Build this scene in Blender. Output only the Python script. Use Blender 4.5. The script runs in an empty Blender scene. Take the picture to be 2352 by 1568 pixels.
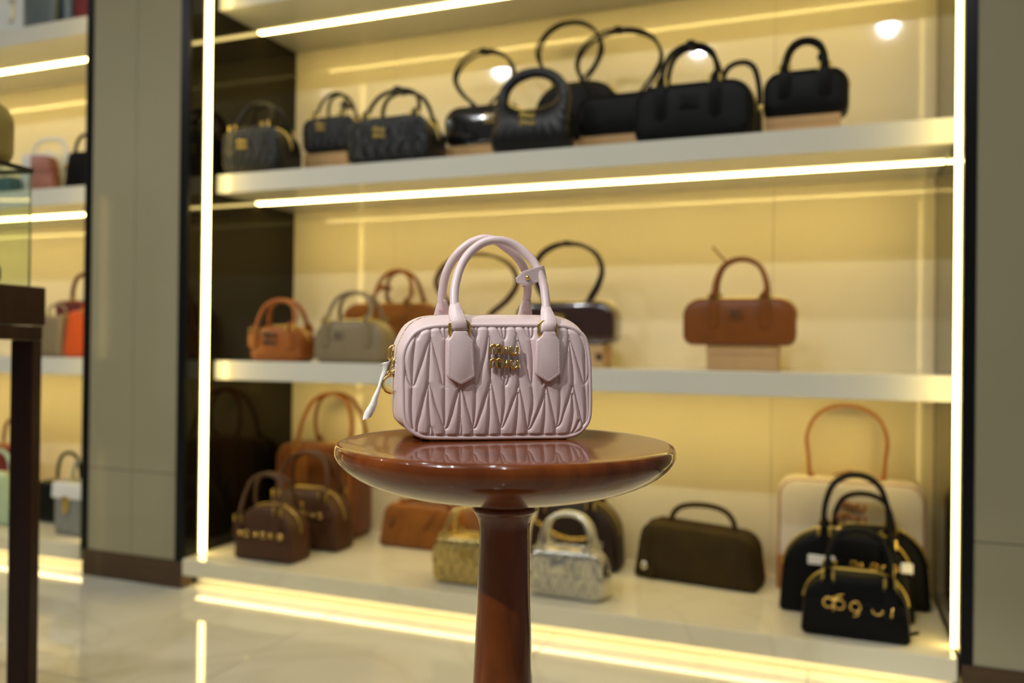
import bpy, math, random
import numpy as np
from math import sin, cos, pi, radians
from mathutils import Vector, Matrix
random.seed(7)
sc = bpy.context.scene
COL = sc.collection

WORLD_S, LED_S, LED_SIDE, LED_TOE, SPOT_E, DOWN_E, TABLE_E = .15, 25., 14., 10., 86., 62., 520.
# ------------------------------------------------------------------ camera, world, exposure
cam = bpy.data.objects.new('camera', bpy.data.cameras.new('camera'))
COL.objects.link(cam)
_yaw, _pitch, _roll = radians(21.2488), radians(.261), radians(.6371)
_rt = Vector((cos(_yaw), sin(_yaw), 0)); _fw = Vector((-sin(_yaw), cos(_yaw), 0)); _up = Vector((0, 0, 1))
_f2 = _fw*cos(_pitch) + _up*sin(_pitch); _u2 = _up*cos(_pitch) - _fw*sin(_pitch)
_r3 = _rt*cos(_roll) + _u2*sin(_roll); _u3 = _u2*cos(_roll) - _rt*sin(_roll)
cam.matrix_world = Matrix(((_r3.x, _u3.x, -_f2.x, 0), (_r3.y, _u3.y, -_f2.y, 0), (_r3.z, _u3.z, -_f2.z, .895), (0, 0, 0, 1)))
cam.data.sensor_width = 36; cam.data.lens = 29.464
cam.data.clip_start = .02
cam.data.dof.use_dof = True; cam.data.dof.focus_distance = .862; cam.data.dof.aperture_fstop = 3.3
sc.camera = cam
sc.view_settings.view_transform = 'Standard'; sc.view_settings.look = 'None'
sc.view_settings.gamma = 1; sc.view_settings.use_curve_mapping = False
sc.view_settings.exposure = 0
wd = bpy.data.worlds.new('world'); sc.world = wd; wd.use_nodes = True
wd.node_tree.nodes['Background'].inputs[0].default_value = (1.0, .96, .88, 1)
wd.node_tree.nodes['Background'].inputs[1].default_value = WORLD_S
sc.cycles.sample_clamp_indirect = 6
sc.cycles.max_bounces = 8; sc.cycles.glossy_bounces = 4; sc.cycles.diffuse_bounces = 4
sc.cycles.transparent_max_bounces = 32; sc.cycles.caustics_reflective = False; sc.cycles.caustics_refractive = False
# ------------------------------------------------------------------ materials
def mat(name, col, rough=.5, metal=0., coat=0., spec=.5, grain=0, gstr=.1, var=0., vscale=20., coat_rough=.03, sheen=0.):
    m = bpy.data.materials.new(name); m.use_nodes = True
    nt = m.node_tree; b = nt.nodes['Principled BSDF']
    b.inputs['Base Color'].default_value = (*col, 1)
    b.inputs['Roughness'].default_value = rough; b.inputs['Metallic'].default_value = metal
    b.inputs['Coat Weight'].default_value = coat; b.inputs['Coat Roughness'].default_value = coat_rough
    b.inputs['Specular IOR Level'].default_value = spec
    if sheen: b.inputs['Sheen Weight'].default_value = sheen
    tc = nt.nodes.new('ShaderNodeTexCoord')
    if grain:
        v = nt.nodes.new('ShaderNodeTexNoise'); v.inputs['Scale'].default_value = grain; v.inputs['Detail'].default_value = 3
        nt.links.new(tc.outputs['Object'], v.inputs['Vector'])
        bp = nt.nodes.new('ShaderNodeBump'); bp.inputs['Strength'].default_value = gstr; bp.inputs['Distance'].default_value = .001
        nt.links.new(v.outputs['Fac'], bp.inputs['Height']); nt.links.new(bp.outputs['Normal'], b.inputs['Normal'])
    if var:
        n = nt.nodes.new('ShaderNodeTexNoise'); n.inputs['Scale'].default_value = vscale; n.inputs['Detail'].default_value = 4
        nt.links.new(tc.outputs['Object'], n.inputs['Vector'])
        r = nt.nodes.new('ShaderNodeValToRGB')
        r.color_ramp.elements[0].position = .3; r.color_ramp.elements[1].position = .7
        r.color_ramp.elements[0].color = (*[c*(1-var) for c in col], 1); r.color_ramp.elements[1].color = (*[min(1, c*(1+var)) for c in col], 1)
        nt.links.new(n.outputs['Fac'], r.inputs['Fac']); nt.links.new(r.outputs['Color'], b.inputs['Base Color'])
    return m

def emis(name, col, s):
    m = bpy.data.materials.new(name); m.use_nodes = True; nt = m.node_tree
    b = nt.nodes['Principled BSDF']; b.inputs['Base Color'].default_value = (.8, .8, .8, 1)
    b.inputs['Emission Color'].default_value = (*col, 1); b.inputs['Emission Strength'].default_value = s
    return m

def wood_mat(name, dark, light, scale, stretch, rough, coat):
    m = mat(name, dark, rough, coat=coat, coat_rough=.025, spec=.2); nt = m.node_tree; b = nt.nodes['Principled BSDF']
    tc = nt.nodes.new('ShaderNodeTexCoord'); mp = nt.nodes.new('ShaderNodeMapping'); mp.inputs['Scale'].default_value = stretch
    n = nt.nodes.new('ShaderNodeTexNoise'); n.inputs['Scale'].default_value = scale; n.inputs['Detail'].default_value = 5; n.inputs['Distortion'].default_value = .6
    r = nt.nodes.new('ShaderNodeValToRGB'); r.color_ramp.elements[0].position = .32; r.color_ramp.elements[1].position = .72
    r.color_ramp.elements[0].color = (*dark, 1); r.color_ramp.elements[1].color = (*light, 1)
    nt.links.new(tc.outputs['Object'], mp.inputs['Vector']); nt.links.new(mp.outputs['Vector'], n.inputs['Vector'])
    nt.links.new(n.outputs['Fac'], r.inputs['Fac']); nt.links.new(r.outputs['Color'], b.inputs['Base Color'])
    return m

def marble_mat(name, base, vein, rough, spec):
    m = mat(name, base, rough, spec=spec); nt = m.node_tree; b = nt.nodes['Principled BSDF']
    tc = nt.nodes.new('ShaderNodeTexCoord'); ge = nt.nodes.new('ShaderNodeNewGeometry')
    n = nt.nodes.new('ShaderNodeTexNoise'); n.inputs['Scale'].default_value = 1.3; n.inputs['Detail'].default_value = 6; n.inputs['Distortion'].default_value = 1.6
    nt.links.new(ge.outputs['Position'], n.inputs['Vector'])
    s = nt.nodes.new('ShaderNodeMath'); s.operation = 'SUBTRACT'; s.inputs[1].default_value = .5
    a = nt.nodes.new('ShaderNodeMath'); a.operation = 'ABSOLUTE'
    r = nt.nodes.new('ShaderNodeValToRGB'); r.color_ramp.elements[0].position = 0; r.color_ramp.elements[1].position = .03
    r.color_ramp.elements[0].color = (*vein, 1); r.color_ramp.elements[1].color = (*base, 1)
    nt.links.new(n.outputs['Fac'], s.inputs[0]); nt.links.new(s.outputs[0], a.inputs[0]); nt.links.new(a.outputs[0], r.inputs['Fac'])
    n2 = nt.nodes.new('ShaderNodeTexNoise'); n2.inputs['Scale'].default_value = 2.2; n2.inputs['Detail'].default_value = 2
    nt.links.new(ge.outputs['Position'], n2.inputs['Vector'])
    mx = nt.nodes.new('ShaderNodeMix'); mx.data_type = 'RGBA'; mx.inputs['B'].default_value = (*[c*.86 for c in base[:2]], base[2]*.70, 1)
    nt.links.new(n2.outputs['Fac'], mx.inputs['Factor']); nt.links.new(r.outputs['Color'], mx.inputs['A']); nt.links.new(mx.outputs['Result'], b.inputs['Base Color'])
    return m

def glass_mat(name, tint):
    m = bpy.data.materials.new(name); m.use_nodes = True; nt = m.node_tree; nt.nodes.clear()
    o = nt.nodes.new('ShaderNodeOutputMaterial'); mx = nt.nodes.new('ShaderNodeMixShader'); fr = nt.nodes.new('ShaderNodeFresnel')
    fr.inputs['IOR'].default_value = 1.45; ge = nt.nodes.new('ShaderNodeNewGeometry')
    inv = nt.nodes.new('ShaderNodeMath'); inv.operation = 'SUBTRACT'; inv.inputs[0].default_value = 1
    mu = nt.nodes.new('ShaderNodeMath'); mu.operation = 'MULTIPLY'
    t = nt.nodes.new('ShaderNodeBsdfTransparent'); t.inputs[0].default_value = (*tint, 1)
    g = nt.nodes.new('ShaderNodeBsdfGlossy'); g.inputs['Roughness'].default_value = .01
    nt.links.new(ge.outputs['Backfacing'], inv.inputs[1]); nt.links.new(fr.outputs[0], mu.inputs[0]); nt.links.new(inv.outputs[0], mu.inputs[1])
    nt.links.new(mu.outputs[0], mx.inputs[0]); nt.links.new(t.outputs[0], mx.inputs[1]); nt.links.new(g.outputs[0], mx.inputs[2]); nt.links.new(mx.outputs[0], o.inputs[0])
    return m

LEDC = (1.0, .745, .245)
m_led = emis('warm_led', LEDC, LED_S)
m_led_side = emis('warm_led_upright', LEDC, LED_SIDE)
m_led_toe = emis('warm_led_plinth', (1, .80, .40), LED_TOE)
m_led_far = emis('warm_led_far_bay', LEDC, 8.)
m_cream = mat('cream_lacquer', (.80, .71, .50), .05, spec=.36, var=.02, vscale=2)
m_shelf = mat('white_lacquer', (.66, .645, .56), .11, spec=.45, var=.02, vscale=3)
m_black_gloss = mat('black_gloss_panel', (.006, .005, .003), .04, spec=.30, var=.05, vscale=3)
m_trim = mat('black_trim', (.004, .0042, .005), .30, spec=.2, grain=80, gstr=.05)
m_column = mat('beige_glass_panel', (.30, .27, .17), .06, spec=.5, var=.03, vscale=2)
m_deck = marble_mat('cream_deck_marble', (.76, .70, .56), (.66, .60, .47), .10, .4)
m_floor = marble_mat('cream_floor_marble', (.66, .635, .565), (.57, .54, .46), .045, .55)
m_grout = mat('grout', (.20, .17, .12), .7, grain=200, gstr=.2)
m_skirt = wood_mat('brown_skirting', (.060, .034, .016), (.085, .048, .024), 6, (1, 1, 12), .35, .2)
m_plinth = mat('plinth', (.74, .70, .58), .3, var=.03, vscale=5)
m_ceil = mat('ceiling_paint', (.72, .70, .66), .8, grain=60, gstr=.05)
m_gold = mat('gold_metal', (.83, .56, .16), .18, metal=1, grain=900, gstr=.03)
m_gold_dull = mat('warm_gold_metal', (.62, .46, .13), .28, metal=1, grain=600, gstr=.03)
m_chrome = mat('lamp_ring_metal', (.7, .7, .7), .3, metal=1, grain=300, gstr=.02)
m_pink = mat('pink_nappa', (.65, .505, .50), .38, spec=.45, grain=1500, gstr=.10, var=.03, vscale=18)
m_pink_handle = mat('pink_nappa_handle', (.66, .515, .51), .35, spec=.5, grain=1300, gstr=.10, var=.02, vscale=30)
m_thread = mat('pale_thread', (.80, .66, .66), .7, grain=2000, gstr=.2)
m_film = mat('white_film', (.86, .84, .76), .38, spec=.6, grain=260, gstr=.6, var=.06, vscale=150)
m_foot = mat('black_rubber', (.02, .016, .014), .5, grain=500, gstr=.1)
m_table = wood_mat('polished_mahogany', (.095, .0185, .0020), (.180, .042, .0045), 9, (1.2, 7, 1.2), .22, .48)
m_case_wood = wood_mat('dark_case_wood', (.014, .0030, .0018), (.024, .0050, .0028), 8, (8, 8, 1), .4, .06)
m_black = mat('black_leather', (.0042, .0044, .0048), .46, spec=.13, grain=420, gstr=.18, var=.12, vscale=12)
m_black_q = mat('black_nappa', (.006, .0062, .0066), .36, spec=.36, grain=500, gstr=.12, var=.12, vscale=12)
m_patent = mat('black_patent', (.006, .006, .007), .12, coat=1, grain=40, gstr=.25, var=.1, vscale=10)
m_brown_patent = mat('brown_patent', (.030, .008, .004), .15, coat=1, grain=40, gstr=.25, var=.15, vscale=10)
m_tan = mat('tan_leather', (.20, .058, .005), .42, spec=.35, grain=380, gstr=.15, var=.08, vscale=14)
m_orange_tan = mat('orange_tan_leather', (.29, .085, .014), .45, spec=.35, grain=380, gstr=.15, var=.08, vscale=14)
m_taupe = mat('taupe_leather', (.23, .175, .095), .5, grain=380, gstr=.15, var=.05, vscale=14)
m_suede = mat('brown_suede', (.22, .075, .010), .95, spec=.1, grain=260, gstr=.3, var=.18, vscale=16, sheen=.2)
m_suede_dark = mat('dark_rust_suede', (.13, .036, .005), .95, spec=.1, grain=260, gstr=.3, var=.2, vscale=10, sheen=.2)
m_brown = mat('brown_leather', (.060, .022, .008), .48, spec=.35, grain=360, gstr=.2, var=.12, vscale=12)
m_darkbrown = mat('dark_brown_leather', (.018, .009, .006), .5, spec=.3, grain=360, gstr=.2, var=.12, vscale=12)
m_olivebrown = mat('olive_brown_suede', (.040, .026, .008), .9, spec=.15, grain=260, gstr=.3, var=.15, vscale=14)
m_canvas = mat('cream_canvas', (.66, .58, .44), .85, spec=.2, grain=700, gstr=.4, var=.05, vscale=9)
m_canvas_trim = mat('caramel_trim', (.33, .125, .032), .5, grain=380, gstr=.15, var=.08, vscale=14)
m_goldleather = mat('gold_foil_leather', (.62, .48, .20), .18, metal=1, grain=300, gstr=.15, var=.06, vscale=20)
m_silver = mat('silver_foil_leather', (.66, .64, .57), .17, metal=1, grain=300, gstr=.15, var=.05, vscale=20)
m_box = mat('kraft_box', (.52, .33, .15), .7, grain=160, gstr=.1, var=.06, vscale=9)
m_label = mat('dark_label', (.05, .035, .02), .5, grain=200, gstr=.1)
m_paper = mat('white_paper', (.78, .77, .72), .7, grain=200, gstr=.3, var=.06, vscale=60)
m_white = mat('white_leather', (.72, .73, .70), .4, grain=380, gstr=.12, var=.03, vscale=14)
m_grey = mat('slate_grey_leather', (.095, .12, .125), .45, grain=380, gstr=.12, var=.06, vscale=14)
m_midgrey = mat('ash_grey_leather', (.21, .22, .21), .45, grain=380, gstr=.12, var=.05, vscale=14)
m_navy = mat('steel_blue_leather', (.085, .12, .16), .45, grain=380, gstr=.12, var=.06, vscale=14)
m_red = mat('deep_red_leather', (.16, .010, .010), .45, grain=380, gstr=.12, var=.06, vscale=14)
m_terra = mat('terracotta_leather', (.28, .115, .085), .45, grain=380, gstr=.12, var=.08, vscale=14)
m_rust = mat('rust_leather', (.20, .045, .015), .45, grain=380, gstr=.12, var=.08, vscale=14)
m_teal = mat('teal_leather', (.015, .085, .095), .45, grain=380, gstr=.12, var=.08, vscale=14)
m_burg = mat('burgundy_leather', (.13, .018, .020), .35, grain=380, gstr=.12, var=.08, vscale=14)
m_orange = mat('bright_orange_leather', (.68, .095, .008), .42, grain=380, gstr=.12, var=.05, vscale=14)
m_mint = mat('mint_leather', (.40, .52, .34), .45, grain=380, gstr=.12, var=.05, vscale=14)
m_olive = mat('olive_leather', (.22, .165, .040), .45, grain=380, gstr=.12, var=.06, vscale=14)
m_green = mat('dark_green_leather', (.055, .060, .018), .45, grain=380, gstr=.12, var=.06, vscale=14)
m_glass = glass_mat('case_glass', (.93, .97, .94))
m_spot = emis('lamp_lens', (1, .99, .98), 22)

# ------------------------------------------------------------------ mesh helpers
def crsp(pts, n, closed=False):
    P = [Vector(p) for p in pts]; N = len(P); out = []
    segs = N if closed else N-1
    for i in range(segs):
        p1 = P[i]; p2 = P[(i+1) % N]
        p0 = P[i-1] if (closed or i > 0) else p1*2-p2
        p3 = P[(i+2) % N] if (closed or i+2 < N) else p2*2-p1
        for k in range(n):
            t = k/n
            out.append(.5*((2*p1)+(p2-p0)*t+(2*p0-5*p1+4*p2-p3)*t*t+(3*p1-p0-3*p2+p3)*t**3))
    if not closed: out.append(P[-1].copy())
    return out

def roundpoly(pts, rad, seg=6):
    out = []; N = len(pts)
    for i in range(N):
        p = Vector((*pts[i], 0)); a = Vector((*pts[i-1], 0)); b = Vector((*pts[(i+1) % N], 0))
        da = (a-p); db = (b-p); la, lb = da.length, db.length; da.normalize(); db.normalize()
        r = rad[i] if isinstance(rad, (list, tuple)) else rad
        ang = da.angle(db); t = min(r/math.tan(ang/2), .49*la, .49*lb); r = t*math.tan(ang/2)
        if r < 1e-5: out.append((p.x, p.y)); continue
        c = p+(da+db).normalized()*(r/sin(ang/2))
        s = p+da*t-c; e = p+db*t-c
        a0 = math.atan2(s.y, s.x); a1 = math.atan2(e.y, e.x); d = (a1-a0+pi) % (2*pi)-pi
        for k in range(seg+1):
            q = a0+d*k/seg; out.append((c.x+r*cos(q), c.y+r*sin(q)))
    return out

class MB:
    def __init__(s): s.v = []; s.f = []; s.flat = []
    def add(s, vs, fs):
        o = len(s.v); s.v += [tuple(v) for v in vs]; s.f += [tuple(i+o for i in f) for f in fs]; return s
    def loft(s, rings, cap0=True, cap1=True, wrap=False):
        n = len(rings[0]); vs = [p for r in rings for p in r]; fs = []
        R = len(rings)
        for i in range(R if wrap else R-1):
            j = (i+1) % R
            for k in range(n):
                l = (k+1) % n; fs.append((i*n+k, i*n+l, j*n+l, j*n+k))
        if cap0 and not wrap: fs.append(tuple(range(n-1, -1, -1)))
        if cap1 and not wrap: fs.append(tuple((R-1)*n+k for k in range(n)))
        return s.add(vs, fs)
    def tube(s, path, r, n=8, closed=False, rb=None, ref=(0, 0, 1)):
        P = [Vector(p) for p in path]; N = len(P); rings = []; up = Vector(ref); prev = None
        for i, p in enumerate(P):
            t = (P[(i+1) % N]-P[i-1]) if closed else (P[min(i+1, N-1)]-P[max(i-1, 0)])
            t.normalize()
            if prev is None:
                a = up.cross(t)
                if a.length < 1e-3: a = Vector((1, 0, 0)).cross(t)
            else: a = prev-t*prev.dot(t)
            a.normalize(); prev = a; b = t.cross(a)
            ra = r[i] if isinstance(r, (list, tuple)) else r
            rB = ra if rb is None else (rb[i] if isinstance(rb, (list, tuple)) else rb)
            rings.append([p+a*(ra*cos(2*pi*k/n))+b*(rB*sin(2*pi*k/n)) for k in range(n)])
        return s.loft(rings, wrap=closed)
    def rbox(s, x0, x1, y0, y1, z0, z1, b=.003, seg=2):
        b = min(b, .45*(x1-x0), .45*(y1-y0), .45*(z1-z0))
        def ring(i, z): return [(x, y, z) for x, y in roundpoly([(x0+i, y0+i), (x1-i, y0+i), (x1-i, y1-i), (x0+i, y1-i)], max(b-i, b*.3), seg)]
        n0 = len(s.f); s.loft([ring(b, z0), ring(b*.3, z0+b*.3), ring(0, z0+b), ring(0, z1-b), ring(b*.3, z1-b*.3), ring(b, z1)])
        s.flat += range(n0, len(s.f)); return s
    def lathe(s, prof, n=48, c=(0, 0, 0)):
        return s.loft([[(c[0]+r*cos(2*pi*k/n), c[1]+r*sin(2*pi*k/n), c[2]+z) for k in range(n)] for r, z in prof])
    def ball(s, c, r, n=10, sq=(1, 1, 1)):
        m = n//2; rings = []
        for i in range(m+1):
            a = -pi/2+pi*(.04+.92*i/m)
            rings.append([(c[0]+sq[0]*r*cos(a)*cos(2*pi*k/n), c[1]+sq[1]*r*cos(a)*sin(2*pi*k/n), c[2]+sq[2]*r*sin(a)) for k in range(n)])
        return s.loft(rings)
    def plate(s, poly, y0, y1, b=.001, f=None):
        # polygon in x,z extruded along y (y0 = front), with softened edges
        cx = sum(p[0] for p in poly)/len(poly); cz = sum(p[1] for p in poly)/len(poly)
        w = max(abs(p[0]-cx) for p in poly); h = max(abs(p[1]-cz) for p in poly)
        def ring(i, y):
            sx, sz = max(.05, 1-i/w), max(.05, 1-i/h)
            return [(cx+(x-cx)*sx, y+(f(x, z) if f else 0), cz+(z-cz)*sz) for x, z in poly]
        return s.loft([ring(b, y0), ring(b*.3, y0+b*.3), ring(0, y0+b), ring(0, y1-b*.5), ring(b*.5, y1)])
    def xf(s, M_):
        s.v = [tuple(M_ @ Vector(v)) for v in s.v]; return s
    def mesh(s, name, material, ang=40):
        me = bpy.data.meshes.new(name); me.from_pydata(s.v, [], s.f); me.update()
        me.materials.append(material); me.shade_smooth(); me.set_sharp_from_angle(angle=radians(ang))
        for i in s.flat: me.polygons[i].use_smooth = False
        return me
    def build(s, name, material, parent=None, ang=40, label=None, kind=None):
        o = bpy.data.objects.new(name, s.mesh(name, material, ang)); COL.objects.link(o)
        if parent: o.parent = parent
        if label: o['label'] = label
        if kind: o['kind'] = kind
        return o

def part(name, me, parent):
    o = bpy.data.objects.new(name, me); COL.objects.link(o); o.parent = parent; return o

def thing(name, label, cat, loc=(0, 0, 0), rot=0, group=None):
    o = bpy.data.objects.new(name, None); COL.objects.link(o); o.empty_display_size = .05
    o.location = loc; o.rotation_euler = (0, 0, rot); o['label'] = label; o['category'] = cat
    if group: o['group'] = group
    return o

def struct(name, loc=(0, 0, 0)):
    o = bpy.data.objects.new(name, None); COL.objects.link(o); o.location = loc; o['kind'] = 'structure'; o.empty_display_size = .05
    return o

def letters(W, r, y=0., depth=1.):
    # two rows of rounded tube letters m-i-u, total width W, centred on the origin
    u = W/320.; mb = MB()
    def T(x, z): return ((x-160)*u, y, (z-280)*u*.46)
    for dz, dx in ((312, 0), (0, 12)):
        m1 = [(30, 20), (30, 150), (50, 200), (90, 222), (130, 205), (152, 160), (152, 20)]
        m2 = [(152, 150), (170, 200), (210, 222), (250, 205), (272, 160), (272, 20)]
        i1 = [(370, 20), (370, 200)]
        u1 = [(465, 205), (465, 90), (485, 40), (535, 18), (585, 40), (605, 90), (605, 205)]
        for p in (m1, m2, i1, u1):
            q = crsp([T(a*.5+dx*.5, b+dz) for a, b in p], 4) if len(p) > 2 else [T(a*.5+dx*.5, b+dz) for a, b in p]
            mb.tube(q, r, 8, rb=r)
    return mb
SEAMS = [[(-829,1079),(-829,1046),(-842,943),(-852,831),(-857,713),(-858,556),(-862,481),(-864,392),(-862,294),(-856,210),(-843,128)],
[(-949,770),(-909,658),(-894,612),(-859,556)],
[(-786,1132),(-799,1075),(-828,1035)],
[(-822,1105),(-817,1070),(-828,1035)],
[(-680,1161),(-679,1059),(-719,944),(-751,836),(-783,737),(-819,629),(-837,581),(-857,555)],
[(-679,1059),(-648,959),(-626,870),(-599,771),(-569,653),(-557,594),(-525,552)],
[(-682,1019),(-688,903),(-691,784),(-695,691),(-698,599),(-698,550)],
[(-582,1171),(-569,1116),(-545,1064),(-530,1050)],
[(-527,1172),(-528,1070),(-532,975),(-533,833),(-531,692),(-530,559),(-529,400),(-527,305),(-527,187),(-525,128),(-521,48)],
[(-508,1172),(-509,1079),(-524,1043)],
[(-701,607),(-714,528),(-737,448),(-755,363),(-773,284),(-791,214),(-802,167),(-803,87)],
[(-699,607),(-687,584),(-662,528),(-642,448),(-622,377),(-598,310),(-573,249),(-549,192),(-524,126)],
[(-696,542),(-694,448),(-688,344),(-680,259),(-668,165),(-648,128),(-631,49)],
[(-673,189),(-685,55)],
[(-368,558),(-381,532),(-408,447),(-431,361),(-450,281),(-473,210),(-496,149),(-524,126)],
[(-368,558),(-356,536),(-327,470),(-307,384),(-282,303),(-256,217),(-236,126)],
[(-371,532),(-370,422),(-366,304),(-372,185),(-380,45)],
[(-365,259),(-347,125),(-350,45)],
[(-375,1174),(-372,951),(-368,558)],
[(-395,558),(-442,728),(-463,950)],
[(-340,558),(-297,728),(-277,952)],
[(-229,1177),(-217,1059),(-221,954),(-212,836),(-213,693),(-214,564),(-210,446),(-212,350),(-218,255),(-231,126),(-227,43)],
[(-275,1176),(-257,1111),(-222,1059)],
[(-190,1182),(-199,1102),(-214,1054)],
[(-87,1184),(-79,1125),(-81,1076),(-95,979),(-113,883),(-136,787),(-159,693),(-183,606),(-212,567)],
[(-79,1125),(-47,1027),(0,870),(40,750),(66,645),(86,599),(95,549)],
[(-67,1080),(-59,887),(-56,729),(-55,594)],
[(60,1186),(76,1078),(86,981),(94,838),(95,694),(94,594),(92,550),(95,492),(99,415),(94,329),(81,252),(67,166),(57,124),(60,39)],
[(6,1185),(41,1110),(76,1043)],
[(110,1187),(106,1102),(86,1039)],
[(199,1188),(219,1118),(215,1050),(206,982),(182,886),(159,766),(140,669),(121,599),(95,560)],
[(219,1118),(235,1080),(256,1003),(287,921),(313,824),(339,717),(360,630),(386,571)],
[(225,1031),(237,886),(244,741),(245,597),(241,549)],
[(353,1191),(365,1067),(376,975),(387,863),(389,742),(386,597),(394,491),(402,418),(396,322),(379,249),(361,148),(346,109),(348,34)],
[(288,1190),(335,1100),(367,1054)],
[(403,1192),(395,1101),(367,1054)],
[(536,1194),(539,960),(542,589)],
[(510,589),(475,731),(448,959)],
[(571,589),(613,732),(634,961)],
[(682,1192),(679,1036),(677,743),(679,578),(690,515),(699,442),(695,320),(683,222),(669,148),(654,112),(659,34)],
[(776,1184),(789,1092),(782,988),(768,890),(749,792),(724,679),(700,599),(679,564)],
[(789,1101),(823,1014),(850,931),(887,823),(924,705),(957,606),(978,568)],
[(795,1037),(814,891),(837,743),(843,597),(828,548)],
[(893,1149),(931,1059),(968,941),(976,719),(977,568),(990,391),(989,243),(958,112)],
[(1015,668),(978,575)],
[(-53,636),(-75,527),(-103,446),(-127,359),(-155,278),(-179,207),(-202,146),(-231,126)],
[(-53,636),(-31,550),(-10,454),(10,349),(31,252),(57,124)],
[(-65,531),(-66,397),(-62,301),(-66,182),(-76,41)],
[(245,622),(222,492),(193,419),(168,348),(140,275),(111,204),(82,142),(57,128)],
[(245,622),(271,492),(293,405),(314,298),(329,221),(346,114)],
[(237,492),(238,395),(234,275),(226,164),(214,36)],
[(542,589),(523,481),(494,384),(464,307),(425,220),(381,128),(346,109)],
[(542,589),(574,476),(600,374),(621,281),(643,198),(654,120)],
[(530,481),(531,345),(531,223),(514,31)],
[(841,594),(828,549),(804,456),(774,368),(739,270),(709,173),(654,120)],
[(841,594),(876,455),(903,352),(930,244),(962,149)],
[(832,475),(841,368),(847,294),(832,171),(799,36)],
[(915,196),(874,112),(813,45)]]
STITCHED = [0,1,2,5,6,7,8,11,10,12,14,15,16,21,22,23,26,27,28,29,31,32,33,34,35,41,42,43,45,46,47,49,50,51,52,53,55,56]
# ------------------------------------------------------------------ room shell
def base_piece(): pass
fl = struct('floor')
TS = .743
tile_mb = MB().rbox(.0014, TS-.0014, .0014, TS-.0014, -.012, 0, .0012, 1); tile_me = tile_mb.mesh('floor_tile', m_floor)
for i in range(-5, 4):
    for j in range(-2, 4):
        o = part('floor_tile', tile_me, fl); o.location = (-1.555+i*TS, .17+j*TS, 0)
MB().rbox(-5.4, 1.6, -1.4, 3.2, -.05, -.0016).build('floor_bed', m_grout, fl)
MB().rbox(-10.6, -5.402, -4.6, 3.2, -.05, 0).build('floor_bed', m_floor, fl)
MB().rbox(-5.4, 1.6, -4.6, -1.402, -.05, 0).build('floor_bed', m_floor, fl)
ce = struct('ceiling'); MB().rbox(-5.4, 1.6, -3.2, 3.2, 3.41, 3.5).build('ceiling_board', m_ceil, ce)
XL, XR, YT, YB = -2.204, .295, 2.404, 3.044
wb = struct('wall_back')
MB().rbox(-5.4, 1.6, 3.09, 3.2, 0, 3.41).build('wall_core', m_ceil, wb)
def panels(xs):
    for a, b in zip(xs[:-1], xs[1:]):
        for z0, z1 in ((.098, .41), (.412, 3.405)):
            MB().rbox(a+.0008, b-.0008, YT+.004, YT+.03, z0, z1, .0012, 1).build('wall_panel', m_column, wb)
        MB().rbox(a, b, YT+.03, 3.09, .05, 3.41).build('wall_core', m_trim, wb)
panels((-2.671, -2.455, -2.244)); panels((.325, .90, 1.50))
for nm, a, b in (('baseboard_left', -2.690, -2.207), ('baseboard_right', .300, 1.5)):
    o = MB().rbox(a, b, YT-.004, YT+.05, 0, .098, .002).build(nm, m_skirt, None); o['kind'] = 'structure'

SH = [(.753, .825), (1.458, 1.530), (2.153, 2.225)]
def cabinet(label, x0, x1, seams, right_glow=True):
    t = thing('display_cabinet', label, 'cabinet', ((x0+x1)/2, YT, 0)); cx = (x0+x1)/2
    B = lambda n, a, b, c, d, e, f, m, bv=.002: MB().rbox(a-cx, b-cx, c-YT, d-YT, e, f, bv).build(n, m, t)
    for a, b in ((x0-.030, x0), (x1, x1+.030)):
        B('side_panel', a, b, YT+.012, 3.07, .115, 3.0, m_black_gloss, .0015)
    for a, b in ((x0-.040, x0-.0002), (x1+.0002, x1+.030)):
        B('frame_trim', a, b, YT, YT+.012, .098, 3.0, m_trim, .0015)
    for a, b in zip(seams[:-1], seams[1:]):
        B('back_panel', a+.0006, b-.0006, YB, YB+.02, .10, 3.0, m_cream, .001)
    for z0, z1 in SH: B('shelf', x0+.0005, x1-.0005, 2.5556, YB-.001, z0, z1, m_shelf, .0025)
    B('top_board', x0, x1, YT, 3.07, 2.96, 3.0, m_shelf)
    B('deck', x0-.006, x1-.004, YT, YB-.001, .048, .109, m_deck, .003)
    B('plinth', x0+.004, x1-.004, YT+.070, YT+.095, 0, .0478, m_plinth)
    for z0, z1 in SH: B('led_strip', x0+.003, x1-.003, 2.7949-.011, 2.7949+.011, z0-.0045, z0-.0002, m_led, .001)
    for a, b in ((x0+.0003, x0+.0063), (x1-.0063, x1-.0003)): B('led_strip', a, b, 2.486, 2.514, .111, 2.95, m_led_side, .001)
    B('led_strip', x0+.014, x1-.014, YT+.050, YT+.066, .0440, .0477, m_led_toe, .001)
    return t
cabinet('wide lit display cabinet with black bags on its upper shelf behind the table', XL, XR, (XL, -1.706, -.213, XR))
cabinet('lit display cabinet with colourful bags at the left edge beyond the beige column', -5.2, -2.705, (-5.2, -4.70, -3.78, -2.705))

fb = thing('display_cabinet', 'narrow far bay mirrored as two faint streaks in the beige column', 'cabinet', (-9.34, -4.2, 0))
MB().rbox(-.52, .52, -.05, 0, .0004, 3.0).build('back_panel', m_column, fb)
for x in (-.50, .46): MB().rbox(x, x+.04, .0004, .20, .0004, 3.0).build('side_panel', m_trim, fb)
for x in (-.435, .405): MB().rbox(x, x+.03, .0004, .012, .65, 2.95).build('led_strip', m_led_far, fb)

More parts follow.
